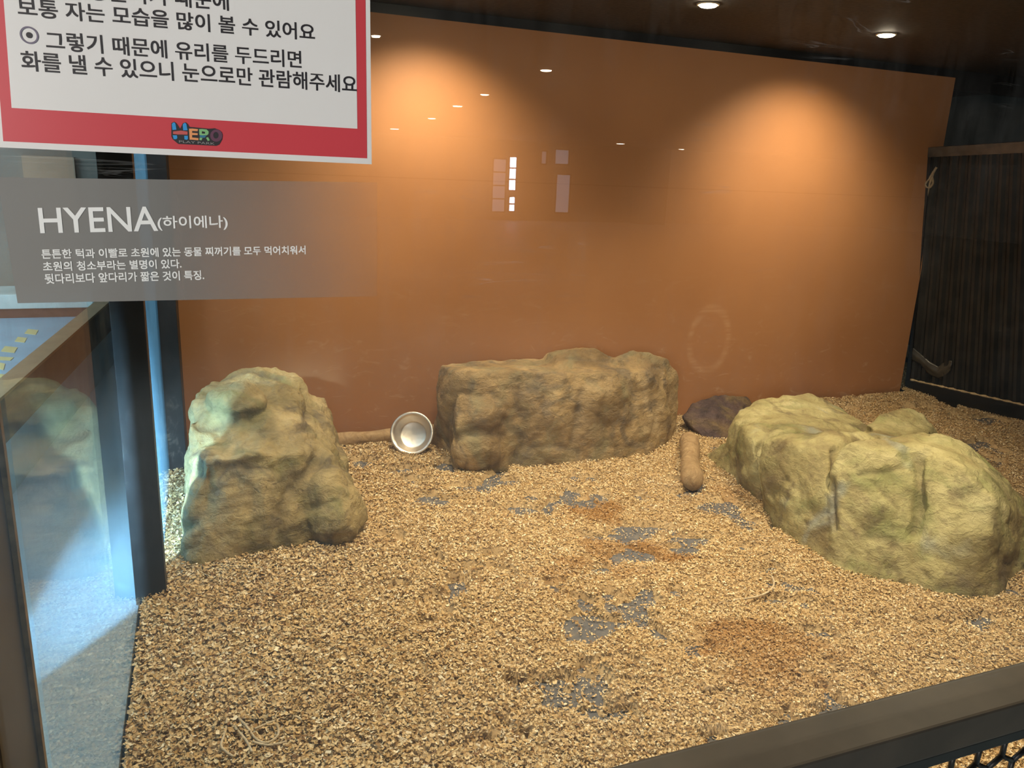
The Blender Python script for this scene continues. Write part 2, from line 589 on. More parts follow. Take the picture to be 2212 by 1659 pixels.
def bed_height(x, y):
    b = spots(x, y, BARE, .45)
    n = fbm(x, y, 2.2, 21, 5)
    thin = np.clip((x - .3)/1.2, 0, 1)                       # thick along the side glass, thin to the right
    g = fbm(x, y, 5.5, 44, 4)
    sparse = np.clip((g - .63)/.06, 0, 1)*np.clip((x - .5)/.4, 0, 1)*np.clip((5.0-y)/.3, 0, 1)
    bare = np.maximum(b, sparse*.9)
    z = .010 + .035*(1-thin)*n + .016*(n-.4) + .012*fbm(x, y, 14, 61, 3) - .004
    z = z*(1-bare) - .03*bare
    z += .05*np.clip((y - 4.0)/.5, 0, 1)*np.clip((x-3.4)/.8, 0, 1)
    return z, bare

def build_bed():
    xs = np.arange(-.262, 6.1, .015)
    ys = np.arange(1.07, 5.2, .015)
    X, Y = np.meshgrid(xs, ys)
    Z, B = bed_height(X, Y)
    behind = (Y > YB-.012) & (X < 5.05)
    nx, ny = len(xs), len(ys)
    idx = np.arange(nx*ny).reshape(ny, nx)
    ok = ~(behind[:-1, :-1] | behind[1:, 1:])
    q = np.stack([idx[:-1, :-1], idx[:-1, 1:], idx[1:, 1:], idx[1:, :-1]], -1)[ok]
    V = np.stack([X, Y, Z], -1).reshape(-1, 3)
    st = spots(X, Y, STAIN, .6).reshape(-1)
    n = fbm(X, Y, 24, 3, 4).reshape(-1, 1)
    col = np.array([.29, .195, .095])*(1-n) + np.array([.61, .465, .26])*n
    dust = np.clip((fbm(X, Y, 3.1, 9, 4)-.5)*3, 0, 1).reshape(-1, 1)
    col = col*(1-.35*dust) + np.array([.42, .33, .20])*.35*dust
    s = (st*.8).reshape(-1, 1)
    col = col*(1-s) + np.array([.30, .145, .035])*s
    # flakes
    N = 400000
    fx = RNG.uniform(-.262, 5.7, N*2)
    fy = 1.08 + (RNG.random(N*2)**1.25)*3.95
    z, b = bed_height(fx, fy)
    keep = (RNG.random(N*2) > b*.86) & ~((fy > YB-.03) & (fx < 5.05)) & (fx < .75 + fy*1.5)
    fx, fy, z = fx[keep][:N], fy[keep][:N], z[keep][:N]
    N = len(fx)
    z = np.maximum(z, -.011)
    left = np.clip(1 - (fx-.2)/1.3, 0, 1)
    L = RNG.uniform(.0045, .0115, N)*(1 + .75*left*RNG.random(N))
    Wd = L*RNG.uniform(.28, .7, N)
    yaw = RNG.uniform(0, 2*np.pi, N)
    pit = RNG.normal(0, .33, N)
    rol = RNG.normal(0, .45, N)
    curl = RNG.uniform(-.1, .75, N)*L
    u = np.stack([np.cos(yaw)*np.cos(pit), np.sin(yaw)*np.cos(pit), np.sin(pit)], -1)
    w0 = np.stack([-np.sin(yaw), np.cos(yaw), np.zeros(N)], -1)
    up = np.cross(u, w0)
    w = w0*np.cos(rol)[:, None] + up*np.sin(rol)[:, None]
    nn = np.cross(u, w)
    c = np.stack([fx, fy, z + RNG.uniform(.001, .010, N)*(1+.6*left)], -1)
    hl, hw = (L/2)[:, None], (Wd/2)[:, None]
    off = nn*(curl*.5)[:, None]
    F = np.stack([c - u*hl - w*hw + off, c - u*hl + w*hw + off, c - w*hw, c + w*hw, c + u*hl - w*hw + off, c + u*hl + w*hw + off], 1)
    pal = np.array([(.75, .61, .37), (.63, .46, .235), (.50, .34, .15), (.85, .76, .56), (.36, .225, .095), (.66, .49, .27), (.25, .14, .065)])
    pr = np.array([.22, .24, .16, .10, .09, .15, .04])
    fc = pal[RNG.choice(len(pal), N, p=pr)]*RNG.uniform(.85, 1.12, (N, 1))
    fs = (spots(fx, fy, STAIN, .6)*.85)[:, None]*RNG.uniform(.6, 1, (N, 1))
    fc = fc*(1-fs) + np.array([.34, .165, .04])*fs
    b0 = len(V)
    fi = b0 + np.arange(N)[:, None]*6
    fq = np.concatenate([fi + np.array([0, 1, 3, 2]), fi + np.array([2, 3, 5, 4])], 0)
    V = np.concatenate([V, F.reshape(-1, 3)])
    Q = np.concatenate([q, fq]).astype(np.int32)
    colors = np.concatenate([col, np.repeat(fc, 6, 0)])
    me = bpy.data.meshes.new('wood_shavings')
    me.vertices.add(len(V))
    me.vertices.foreach_set('co', V.astype(np.float32).ravel())
    me.loops.add(Q.size)
    me.loops.foreach_set('vertex_index', Q.ravel())
    me.polygons.add(len(Q))
    me.polygons.foreach_set('loop_start', np.arange(0, Q.size, 4, dtype=np.int32))
    a = me.attributes.new('chip', 'FLOAT_COLOR', 'POINT')
    a.data.foreach_set('color', np.concatenate([colors, np.ones((len(colors), 1))], 1).astype(np.float32).ravel())
    me.update(calc_edges=True)
    o = link('wood_shavings', me, M_shav)
    tag(o, 'tan wood shavings spread over the whole enclosure floor, stained brown in spots', 'bedding', kind='stuff')
    return o
build_bed()

# ------------------------------------------------------------------ rocks
from mathutils import noise as mnoise

def hull(bm, pts):
    vs_ = [bm.verts.new(Vector(p)) for p in pts]
    r = bmesh.ops.convex_hull(bm, input=vs_)
    dead = [e for e in r['geom_interior'] if isinstance(e, bmesh.types.BMVert)]
    bmesh.ops.delete(bm, geom=dead, context='VERTS')

def blob(bm, c, r, rot=(0, 0, 0)):
    from mathutils import Euler
    M = Matrix.Translation(Vector(c)) @ Euler(rot).to_matrix().to_4x4() @ Matrix.Diagonal((*r, 1))
    bmesh.ops.create_icosphere(bm, subdivisions=3, radius=1, matrix=M)

def rock(name, hulls, blobs, mat, label, creases=(), ridges=(), voxel=.011, smooth=18, rough=.016, floor_z=-.01, seed=0, facet=.02, parent=None):
    bm = bmesh.new()
    for h in hulls:
        b2 = bmesh.new()
        hull(b2, h)
        me2 = bpy.data.meshes.new('tmp')
        b2.to_mesh(me2)
        b2.free()
        bm.from_mesh(me2)
        bpy.data.meshes.remove(me2)
    for b in blobs:
        blob(bm, *b)
    bmesh.ops.recalc_face_normals(bm, faces=bm.faces)
    me = bpy.data.meshes.new(name)
    bm.to_mesh(me)
    bm.free()
    o = bpy.data.objects.new(name, me)
    C.objects.link(o)
    md = o.modifiers.new('remesh', 'REMESH')
    md.mode = 'VOXEL'
    md.voxel_size = voxel
    sm = o.modifiers.new('smooth', 'SMOOTH')
    sm.iterations = smooth
    sm.factor = .5
    dg = bpy.context.evaluated_depsgraph_get()
    dg.update()
    new = bpy.data.meshes.new_from_object(o.evaluated_get(dg))
    o.modifiers.clear()
    o.data = new
    new.name = name
    n = len(new.vertices)
    co = np.empty(n*3, np.float32)
    new.vertices.foreach_get('co', co)
    co = co.reshape(-1, 3).astype(float)
    no = np.empty(n*3, np.float32)
    new.vertices.foreach_get('normal', no)
    no = no.reshape(-1, 3).astype(float)
    disp = np.zeros(n)
    for i in range(n):
        p = Vector(co[i]) + Vector((seed*5.1, seed*2.3, seed))
        a = mnoise.noise(p*3.1)*facet*1.2
        d = mnoise.voronoi(p*4.2)[0]
        b = (d[1]-d[0])*facet*1.6 - facet*.5
        c = mnoise.fractal(Vector((p.x, p.y, p.z*1.25))*11, .9, 2.1, 4)*rough*.55
        disp[i] = a + b + c
    bvh = BVHTree.FromPolygons([Vector(v) for v in co], [tuple(p.vertices) for p in new.polygons])
    crease = np.zeros(n)
    def along(line):
        pts = []
        for (ax, ay), (bx, by) in zip(line, line[1:]):
            m = max(2, int(math.hypot(bx-ax, by-ay)/6))
            for k in range(m+1):
                hit = bvh.ray_cast(EYE, ray(ax+(bx-ax)*k/m, ay+(by-ay)*k/m).normalized())[0]
                if hit is not None:
                    pts.append(hit)
        return np.array(pts) if pts else np.zeros((0, 3))
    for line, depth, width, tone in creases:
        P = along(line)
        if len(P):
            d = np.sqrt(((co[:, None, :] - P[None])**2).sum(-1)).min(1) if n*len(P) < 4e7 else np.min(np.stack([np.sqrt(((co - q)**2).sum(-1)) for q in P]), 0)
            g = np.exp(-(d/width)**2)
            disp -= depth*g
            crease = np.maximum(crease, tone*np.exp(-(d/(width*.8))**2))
    co = co + no*disp[:, None]
    co[:, 2] = np.maximum(co[:, 2], floor_z)
    new.vertices.foreach_set('co', co.astype(np.float32).ravel())
    at_ = new.attributes.new('crease', 'FLOAT', 'POINT')
    at_.data.foreach_set('value', crease.astype(np.float32))
    new.materials.clear()
    new.materials.append(mat)
    new.shade_smooth()
    new.update()
    if parent is None:
        tag(o, label, 'rock')
    return o

def A(*pts):
    return [at(*p) for p in pts]
def G(*pts, z=-.03):
    return [Vector((q.x, q.y, z)) for q in (on_z(*p) for p in pts)]

M_rockL = rock_material('olive_painted_rock', [(.14, .11, .045), (.29, .225, .10), (.42, .32, .145), (.52, .41, .21)], (.19, .18, .07), 1)
M_rockM = rock_material('brown_painted_rock', [(.16, .10, .04), (.27, .18, .08), (.36, .245, .11), (.44, .32, .17)], (.22, .19, .10), 2, (.11, .085, .06))
M_rockR = rock_material('yellow_green_painted_rock', [(.19, .135, .06), (.34, .28, .12), (.46, .40, .185), (.57, .50, .26)], (.25, .26, .095), 3, (.135, .095, .05), (.33, .36, .31))
M_rockD = rock_material('purple_brown_mottled_rock', [(.03, .02, .022), (.09, .055, .05), (.14, .09, .055), (.24, .16, .06)], (.17, .12, .04), 4, (.008, .006, .008))

# left rock: long axis runs back towards the wall
h1 = [
    A((400, 1170, 3.13), (394, 1090, 3.22), (396, 985, 3.36), (404, 900, 3.55), (420, 850, 3.75), (450, 818, 3.9), (500, 795, 4.02), (560, 790, 4.06), (615, 796, 4.06), (645, 806, 4.06),
      (440, 1000, 3.20), (490, 985, 3.20), (560, 982, 3.20), (640, 978, 3.26), (690, 985, 3.36), (655, 835, 4.0), (690, 900, 3.85), (705, 960, 3.6))
    + G((402, 1215), (440, 1242), (500, 1238), (580, 1222), (650, 1208), (690, 1185)) + [Vector((-.10, 4.12, -.03)), Vector((.50, 4.15, -.03)), Vector((-.09, 4.08, .3))],
    A((670, 850, 4.0), (700, 858, 4.02), (722, 900, 3.9), (738, 955, 3.76), (757, 1015, 3.6), (775, 1085, 3.4), (690, 985, 3.38), (640, 985, 3.4), (640, 900, 3.8), (690, 1080, 3.25), (792, 1150, 3.2))
    + G((700, 1190), (760, 1200), (796, 1190), (800, 1160)) + [Vector((.60, 4.2, -.03)), Vector((.2, 4.15, -.03)), Vector((.68, 3.6, -.03))],
]
c = at(745, 1150, 3.14)
b1 = [((c.x-.04, c.y+.17, .06), (.16, .24, .25)), (at(512, 872, 3.62), (.12, .16, .075)), (at(690, 1010, 3.42), (.09, .12, .09))]
cr1 = [([(445, 1000), (452, 1060), (440, 1110), (400, 1140)], .014, .022, .3), ([(470, 1010), (520, 1005), (590, 1015)], .010, .014, .5), ([(545, 1060), (550, 1120), (535, 1190)], .014, .03, .2), ([(560, 830), (600, 828), (640, 832)], .012, .012, .8), ([(560, 930), (620, 935), (670, 930)], .01, .016, .35), ([(655, 840), (668, 880), (660, 910)], .02, .022, .3), ([(690, 985), (655, 1030), (620, 1075), (605, 1120), (608, 1200)], .02, .03, .35), ([(430, 912), (480, 908), (540, 897), (570, 880)], .010, .025, .5), ([(470, 812), (540, 806), (600, 815)], .012, .02, .7),
       ([(560, 978), (600, 990), (650, 978), (690, 960)], -.012, .03, 0), ([(455, 990), (470, 1000)], .01, .015, .6), ([(680, 895), (700, 920), (740, 985)], .016, .022, .35)]
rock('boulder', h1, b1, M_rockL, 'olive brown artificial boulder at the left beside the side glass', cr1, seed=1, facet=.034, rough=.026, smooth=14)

# middle rock against the back wall
h2 = [
    A((985, 803, 3.92), (1060, 806, 3.92), (1180, 800, 3.9), (1300, 800, 3.9), (1400, 800, 3.92), (962, 830, 4.0), (946, 875, 4.05), (1080, 850, 3.86), (1300, 850, 3.82), (1440, 850, 3.95), (1455, 905, 3.95))
    + G((1010, 1015), (1110, 1016), (1200, 1011), (1300, 1003), (1400, 985), (1440, 962)) + [Vector((1.22, 4.3, -.03)), Vector((2.75, 4.36, -.03)), Vector((1.25, 4.3, .5)), Vector((2.6, 4.36, .45)), Vector((1.7, 4.38, .48))],
    A((985, 860, 3.88), (1010, 845, 3.90), (1070, 850, 3.88), (985, 925, 3.80), (1100, 950, 3.80), (1120, 870, 3.86)) + G((980, 1020), (1100, 1018), (1110, 1000)) + [Vector((1.25, 4.1, 0)), Vector((1.6, 4.1, .4))],
    A((1330, 775, 4.05), (1360, 753, 4.1), (1400, 757, 4.12), (1440, 772, 4.12), (1462, 805, 4.15), (1466, 835, 4.2), (1380, 800, 3.98), (1430, 830, 3.98), (1465, 880, 4.1), (1462, 925, 4.05), (1400, 930, 3.9))
    + G((1400, 983), (1440, 962), (1455, 945)) + [Vector((2.83, 4.38, -.03)), Vector((2.8, 4.38, .3)), Vector((2.2, 4.36, .4))],
    A((1188, 792, 4.12), (1204, 765, 4.14), (1245, 748, 4.16), (1290, 753, 4.16), (1318, 768, 4.14), (1330, 790, 4.12), (1200, 800, 4.0), (1320, 800, 4.0)) + [Vector((1.95, 4.38, .3)), Vector((2.3, 4.38, .3)), Vector((1.95, 4.36, .5)), Vector((2.3, 4.36, .5))],
]
c = at(1035, 985, 3.8)
b2 = [((c.x, c.y+.03, .115), (.16, .11, .13)), (at(1045, 900, 3.86), (.13, .08, .10)), (at(1195, 900, 3.86), (.10, .07, .16)), (at(1300, 915, 3.88), (.13, .08, .15))]
cr2 = [([(1130, 830), (1122, 880), (1135, 930), (1112, 1005)], 0.0154, .03, .3), ([(1258, 845), (1250, 900), (1236, 955)], 0.0198, .026, .45), ([(1350, 800), (1372, 850), (1362, 920)], 0.0143, .03, .2), ([(1185, 850), (1175, 910)], 0.0077, .022, .1), ([(1310, 830), (1300, 900), (1310, 950)], 0.0099, .025, .1), ([(1060, 850), (1085, 900), (1105, 930)], 0.0110, .02, .3), ([(1410, 840), (1420, 900), (1405, 950)], 0.0088, .025, .15), ([(1150, 815), (1220, 830), (1300, 820)], 0.0066, .03, 0),
       ([(985, 870), (965, 920), (960, 965)], 0.0110, .022, .7), ([(1182, 795), (1240, 798), (1320, 800)], 0.0099, .016, .5), ([(1332, 760), (1345, 785), (1340, 800)], 0.0165, .025, .6), ([(980, 945), (1030, 930), (1090, 940)], 0.0099, .022, .3),
       ([(1130, 965), (1200, 965), (1250, 975)], 0.0088, .02, .5), ([(1225, 770), (1270, 778), (1320, 782)], 0.0055, .014, .5), ([(1390, 800), (1440, 790)], 0.0055, .016, .5)]
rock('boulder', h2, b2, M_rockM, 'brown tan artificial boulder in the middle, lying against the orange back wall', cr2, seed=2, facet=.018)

# right rock, nearest, running out of the frame
h3 = [
    A((1562, 955, 3.55), (1578, 905, 3.55), (1600, 880, 3.6), (1640, 864, 3.65), (1690, 852, 3.7), (1750, 851, 3.72), (1785, 868, 3.75), (1640, 940, 3.15), (1600, 920, 3.35), (1625, 960, 3.12), (1720, 930, 3.1))
    + G((1560, 1000), (1600, 1058), (1640, 1093), (1650, 1100)) + [Vector((3.7, 3.85, -.03)), Vector((3.2, 3.85, -.03)), Vector((3.5, 2.9, -.03)), Vector((3.5, 3.0, .25))],
    A((1535, 975, 3.66), (1560, 955, 3.6), (1590, 960, 3.45)) + G((1524, 985), (1545, 1018), (1580, 1045)) + [Vector((3.0, 3.7, -.03)), Vector((2.95, 3.5, .12))],
    A((1645, 950, 3.02), (1700, 960, 2.86), (1740, 965, 2.76), (1790, 968, 2.66), (1640, 1010, 2.98), (1800, 930, 2.8), (1880, 930, 2.8))
    + G((1645, 1104), (1690, 1160), (1740, 1200), (1800, 1236)) + [Vector((3.6, 3.3, -.03)), Vector((3.5, 2.7, .3)), Vector((3.5, 3.1, .28))],
    A((1805, 975, 2.58), (1850, 955, 2.52), (1900, 948, 2.5), (1950, 950, 2.48), (1985, 965, 2.42), (1790, 1080, 2.5), (1985, 930, 2.6))
    + G((1800, 1236), (1860, 1258), (1920, 1273), (1990, 1284)) + [Vector((3.7, 3.0, -.03)), Vector((3.45, 2.7, .33)), Vector((3.6, 2.3, .2))],
    A((1995, 960, 2.40), (2040, 985, 2.30), (2085, 1012, 2.20), (2120, 1050, 2.14), (2150, 1085, 2.08), (2100, 960, 2.5), (2025, 930, 2.62), (2180, 1040, 2.3), (2160, 1180, 2.03), (2000, 1120, 2.22))
    + G((1990, 1284), (2050, 1298), (2100, 1306), (2150, 1292), (2190, 1255)) + [Vector((3.75, 2.9, -.03)), Vector((3.6, 2.25, .1)), Vector((3.55, 2.5, .28)), Vector((3.5, 2.15, -.03))],
    A((1868, 918, 3.1), (1890, 895, 3.18), (1930, 878, 3.22), (1970, 878, 3.22), (2005, 895, 3.16), (2022, 922, 3.05), (1900, 935, 2.95), (2000, 940, 2.9)) + [Vector((3.6, 2.8, 0)), Vector((3.9, 3.3, 0)), Vector((3.6, 3.3, 0)), Vector((3.9, 3.0, 0))],
]
c = on_z(1690, 1140)
b3 = [((c.x+.06, c.y+.10, .13), (.09, .10, .14), (0, 0, .5)), (at(1880, 1060, 2.5), (.17, .13, .20)), (at(2080, 1150, 2.22), (.20, .14, .22)), (at(1740, 1060, 2.76), (.10, .12, .20), (0, 0, .8))]
cr3 = [([(1802, 975), (1800, 1040), (1798, 1100), (1803, 1140)], .028, .017, .9), ([(1985, 1000), (1990, 1060), (1985, 1110), (1975, 1150)], .026, .022, .6), ([(1660, 930), (1635, 980), (1628, 1030), (1640, 1085)], .022, .022, .5),
       ([(1700, 1035), (1668, 1070), (1665, 1110)], .014, .018, .2), ([(1740, 960), (1800, 970), (1860, 955), (1930, 958)], .006, .022, .45), ([(1855, 1025), (1900, 1020), (1950, 1010)], .010, .012, .6), ([(1870, 925), (1900, 945), (1935, 945)], .022, .022, .6),
       ([(1660, 865), (1690, 880), (1710, 895)], .01, .013, .8), ([(1610, 880), (1640, 890), (1660, 895)], .008, .014, .5), ([(1600, 910), (1640, 925), (1690, 930)], .012, .016, .4), ([(1850, 1155), (1900, 1160), (1930, 1175)], .010, .03, .5),
       ([(2150, 1120), (2165, 1180), (2160, 1250)], .01, .03, .5), ([(1885, 1040), (1920, 1080), (1940, 1100)], .01, .012, .5), ([(1985, 1230), (2010, 1250)], .008, .01, .5)]
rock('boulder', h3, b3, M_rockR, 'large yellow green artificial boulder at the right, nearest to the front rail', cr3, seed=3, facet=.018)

# small dark mottled rock between the two
hd = [A((1472, 900, 4.15), (1490, 875, 4.2), (1515, 858, 4.25), (1545, 852, 4.28), (1590, 858, 4.3), (1630, 875, 4.3), (1500, 910, 4.08), (1545, 900, 4.02), (1600, 900, 4.05))
      + G((1485, 915), (1520, 945), (1545, 958), (1600, 950)) + [Vector((3.55, 4.35, -.03)), Vector((3.1, 4.38, -.03)), Vector((3.5, 4.36, .15))]]
rock('boulder', hd, [], M_rockD, 'small dark purple brown mottled rock half hidden behind the large right boulder', seed=4, facet=.012, smooth=10)

# ------------------------------------------------------------------ bowl and logs
def make_bowl():
    c = at(890, 936, 4.17)
    prof = [(0, .0), (.070, .0), (.078, .004), (.098, .046), (.107, .058), (.118, .061), (.124, .059), (.124, .056), (.110, .054), (.101, .044), (.081, -.001), (.073, -.005), (0, -.005)]
    nrm = (EYE - c).normalized()
    nrm = (Vector((nrm.x - .22, nrm.y, .52))).normalized()
    q = nrm.to_track_quat('Z', 'Y')
    bm = lathe(bmesh.new(), prof, 64)
    o = obj('feeding_bowl', bm, M_steel, None, True)
    o.rotation_euler = q.to_euler()
    o.location = c - nrm*.05
    tag(o, 'shiny stainless steel feeding bowl propped on its side beside the middle boulder', 'bowl')
make_bowl()

def log(name, p0, p1, r, label, sag=0.0, wob=.012):
    pts, rad = [], []
    p0, p1 = Vector(p0), Vector(p1)
    N = 14
    for i in range(N+1):
        t = i/N
        p = p0.lerp(p1, t)
        p.x += wob*math.sin(5*t+1)
        p.z += sag*math.sin(math.pi*t)
        pts.append(p)
        e = min(t, 1-t)
        rad.append(r*(1+.08*math.sin(9*t)+.05*math.sin(23*t))*(1 if e > .01 else .86))
    bm = add_tube(bmesh.new(), pts, rad, 18)
    for v in bm.verts:
        v.co += Vector((mnoise.noise(v.co*25), mnoise.noise(v.co*25+Vector((9, 0, 0))), mnoise.noise(v.co*25+Vector((0, 9, 0)))))*.006
    return tag(obj(name, bm, M_log, None, True), label, 'log')
log('log', (.45, 4.36, .045), (1.30, 4.39, .05), .042, 'pale weathered log lying along the foot of the orange wall behind the bowl')
a, b = on_z(1484, 948, .05), on_z(1500, 1042, .05)
log('log', (a.x, a.y, .05), (b.x, b.y, .05), .054, 'short thick log on the shavings between the middle boulder and dark rock')

# ------------------------------------------------------------------ twine
def strand(bm, px, z=.02, r=.0035):
    pts = []
    for p in px:
        q = on_z(p[0], p[1], z + (p[2] if len(p) > 2 else 0))
        pts.append(q)
    add_tube(bm, spline(pts, 6), r, 7)
bm = bmesh.new()
for s in [[(490, 1552), (487, 1580), (478, 1610), (490, 1625), (505, 1635)], [(495, 1560), (515, 1580), (532, 1600), (545, 1625)], [(512, 1548), (535, 1572), (552, 1595), (575, 1605), (598, 1592), (602, 1575), (595, 1563, .01)],
          [(550, 1575), (580, 1562), (610, 1552), (640, 1548), (655, 1560)], [(555, 1470, .01), (553, 1485), (565, 1508)], [(600, 1468, .01), (608, 1480), (605, 1498)], [(640, 1482), (645, 1495), (632, 1515), (600, 1540), (595, 1552)], [(545, 1602), (580, 1610), (620, 1602)]]:
    strand(bm, s, .042, .0036)
tag(obj('twine', bm, M_twine, None, True), 'tangle of pale frayed twine strands half buried in the shavings near the corner post', 'twine')
bm = bmesh.new()
strand(bm, [(1540, 1308), (1580, 1297), (1630, 1290), (1660, 1278), (1672, 1262), (1668, 1245)], .016, .004)
tag(obj('twine', bm, M_twine, None, True), 'single curled strand of twine on the floor below the large right boulder', 'twine')

# ------------------------------------------------------------------ corrugated gate at the right
def make_gate():
    BL, BR = on_z(1957, 852), on_z(2225, 915)
    TL, TR = at(2010, 318, 4.46), at(2245, 303, 3.62)
    t = empty('gate', BL, 'black corrugated metal gate leaning beside the right end of the orange wall', 'gate')
    ux = (BR - BL)
    n = ux.cross(TL - BL).normalized()
    if n.dot(EYE - BL) < 0:
        n = -n
    def P(u, v, off=0.0):
        return BL.lerp(BR, u).lerp(TL.lerp(TR, u), v) + n*off
    # corrugated sheet
    bm = bmesh.new()
    NU = 10*8
    rows = []
    for j in range(9):
        v = .075 + .89*j/8
        row = []
        for i in range(NU+1):
            u = .035 + .93*i/NU
            ph = (i % 8)/8
            d = .026 if ph < .375 else (0 if .5 <= ph < .875 else .013)
            row.append(bm.verts.new(P(u, v, d - .012)))
        rows.append(row)
    for a, b in zip(rows, rows[1:]):
        for i in range(NU):
            bm.faces.new((a[i], a[i+1], b[i+1], b[i]))
    g = bmesh.ops.solidify(bm, geom=bm.faces[:], thickness=.002)
    obj('corrugated_panel', bm, M_gate, t)
    def bar(name, u0, u1, v0, v1, th, mat):
        bm = add_slab(bmesh.new(), [P(u0, v0, th*.7), P(u1, v0, th*.7), P(u1, v1, th*.7), P(u0, v1, th*.7)], n, th)
        return obj(name, bm, mat, t)
    bar('top_rail', 0, 1, .965, 1.0, .05, M_rail)
    bar('bottom_rail', 0, 1, .0, .07, .05, M_black)
    bar('side_rail', 0, .035, .07, .965, .045, M_black)
    bar('side_rail', .965, 1, .07, .965, .045, M_black)
    # ledge of shavings caught on the bottom rail
    bm = bmesh.new()
    pts = [P(.03 + .94*k/40, .072, .014 + .004*math.sin(k*2.3)) for k in range(41)]
    add_tube(bm, pts, [.008 + .003*math.sin(k*1.7) for k in range(41)], 7)
    led = obj('shavings_ledge', bm, M_shav_plain, t, True)
    led['label'] = 'line of tan shavings caught on the bottom rail'
    return t, P, n
M_gate = plain('black_corrugated_sheet', (.060, .055, .047), .5, .1, .35, 8)
M_rail = plain('dusty_grey_rail', (.10, .088, .073), .5, .3, .3, 14)
M_shav_plain = plain('caught_shavings', (.42, .30, .16), .8, 0, .4, 60)
gate, GP, gn = make_gate()

# rope tied to the gate's corner
_p0 = [(2027, 360), (2020, 372), (2016, 385), (2012, 396), (2008, 412), (2004, 430), (2001, 448)]
def gate_point(px, py, off):
    o_ = GP(0, 0, 0)
    d = ray(px, py)
    return EYE + d*((o_ - EYE).dot(gn)/d.dot(gn)) + gn*off
bm = bmesh.new()
add_tube(bm, spline([gate_point(x, y, .028) for x, y in _p0], 5), .009, 8)
add_tube(bm, spline([gate_point(x, y, .034) for x, y in [(2022, 368), (2010, 388), (2003, 398), (2012, 404), (2020, 394), (2018, 380)]], 5), .008, 8)
add_tube(bm, spline([gate_point(x, y, .03) for x, y in [(2005, 425), (1999, 440), (1998, 452)]], 5), .006, 8)
tag(obj('rope', bm, M_rope, None, True), 'short knotted rope hanging from the upper corner of the black gate', 'rope')
# strip of old tape across the foot of the gate
bm = bmesh.new()
topl = [(1953, 738), (1968, 742), (1990, 762), (2010, 778), (2030, 790), (2048, 776), (2060, 778)]
botl = [(1951, 756), (1962, 772), (1990, 785), (2008, 806), (2028, 816), (2045, 812), (2058, 796)]
rows = [[bm.verts.new(gate_point(a[0], a[1], .024 + .006*math.sin(i*2.1))), bm.verts.new(gate_point((a[0]+b[0])/2, (a[1]+b[1])/2, .036 + .006*math.cos(i*1.7))), bm.verts.new(gate_point(b[0], b[1], .022))] for i, (a, b) in enumerate(zip(topl, botl))]
for a, b in zip(rows, rows[1:]):
    for k in (0, 1):
        bm.faces.new((a[k], a[k+1], b[k+1], b[k]))
bmesh.ops.subdivide_edges(bm, edges=bm.edges[:], cuts=3, use_grid_fill=True)
for v in bm.verts:
    v.co += gn*(mnoise.noise(v.co*60)*.008)
bmesh.ops.solidify(bm, geom=bm.faces[:], thickness=.002)
tag(obj('tape', bm, M_tape, None, True), 'crumpled strip of old clear tape stuck low across the black gate', 'tape')

# ------------------------------------------------------------------ ceiling lamps of the enclosure
M_bulb = emissive('lit_lamp_face', (1.0, .86, .62), 110)
M_ring = plain('pale_lamp_ring', (.5, .42, .30), .4, .3, .1)
def downlight(x, y, z, label, group, power, target, spot=1.95, blend=1.0, r=.042, hall=False):
    t = empty('downlight', (x, y, z), label, 'lamp', group)
    bm = lathe(bmesh.new(), [(r*1.05, 0), (r*1.32, 0), (r*1.30, -.006), (r*1.08, -.008), (r*1.05, 0)], 32, Matrix.Translation((x, y, z)))
    obj('lamp_ring', bm, M_ring, t, True)
    bm = lathe(bmesh.new(), [(r*1.04, -.001), (r*1.02, -.008), (r*.85, -.014), (r*.5, -.017), (0, -.018)], 32, Matrix.Translation((x, y, z)))
    f_ = obj('lamp_face', bm, M_hallbulb if hall else M_bulb, t, True)
    if power:
        l = light('downlight_beam', 'SPOT', (x, y, z-.03), target, WARM if not hall else (1, .9, .75), power, spot_size=spot, spot_blend=blend, shadow_soft_size=.04)
        l.parent = t
        l.matrix_parent_inverse = Matrix.Translation(t.location).inverted()
M_hallbulb = emissive('lit_hall_lamp_face', (1.0, .90, .72), 45)
p = on_z(1915, 73, 2.40)
q = on_z(1530, 8, 2.40)
ZC = 2.40
downlight(p.x, p.y, ZC, 'glowing ceiling downlight nearest the black gate', 'enclosure downlights', 158, (p.x+.1, YB-.02, .9))
downlight(q.x, q.y, ZC, 'glowing ceiling downlight above the middle boulder, second from the gate', 'enclosure downlights', 110, (q.x, q.y-.5, 0))
q = on_z(885, -2, 2.40)
downlight(q.x+.1, 3.85, ZC, 'glowing ceiling downlight at the top edge just right of the poster', 'enclosure downlights', 130, (q.x+.15, YB-.02, 1.0))
downlight(.9, 2.2, ZC, 'ceiling downlight over the front left shavings', 'enclosure downlights', 170, (.9, 2.3, 0))
downlight(.45, 3.2, ZC, 'unseen ceiling downlight added straight over the left boulder', 'enclosure downlights', 70, (.45, 3.5, 0))  # out of view, added to put warm light on the boulder's top
downlight(2.6, 1.9, ZC, 'ceiling downlight over the front right shavings', 'enclosure downlights', 232, (2.6, 2.1, 0))

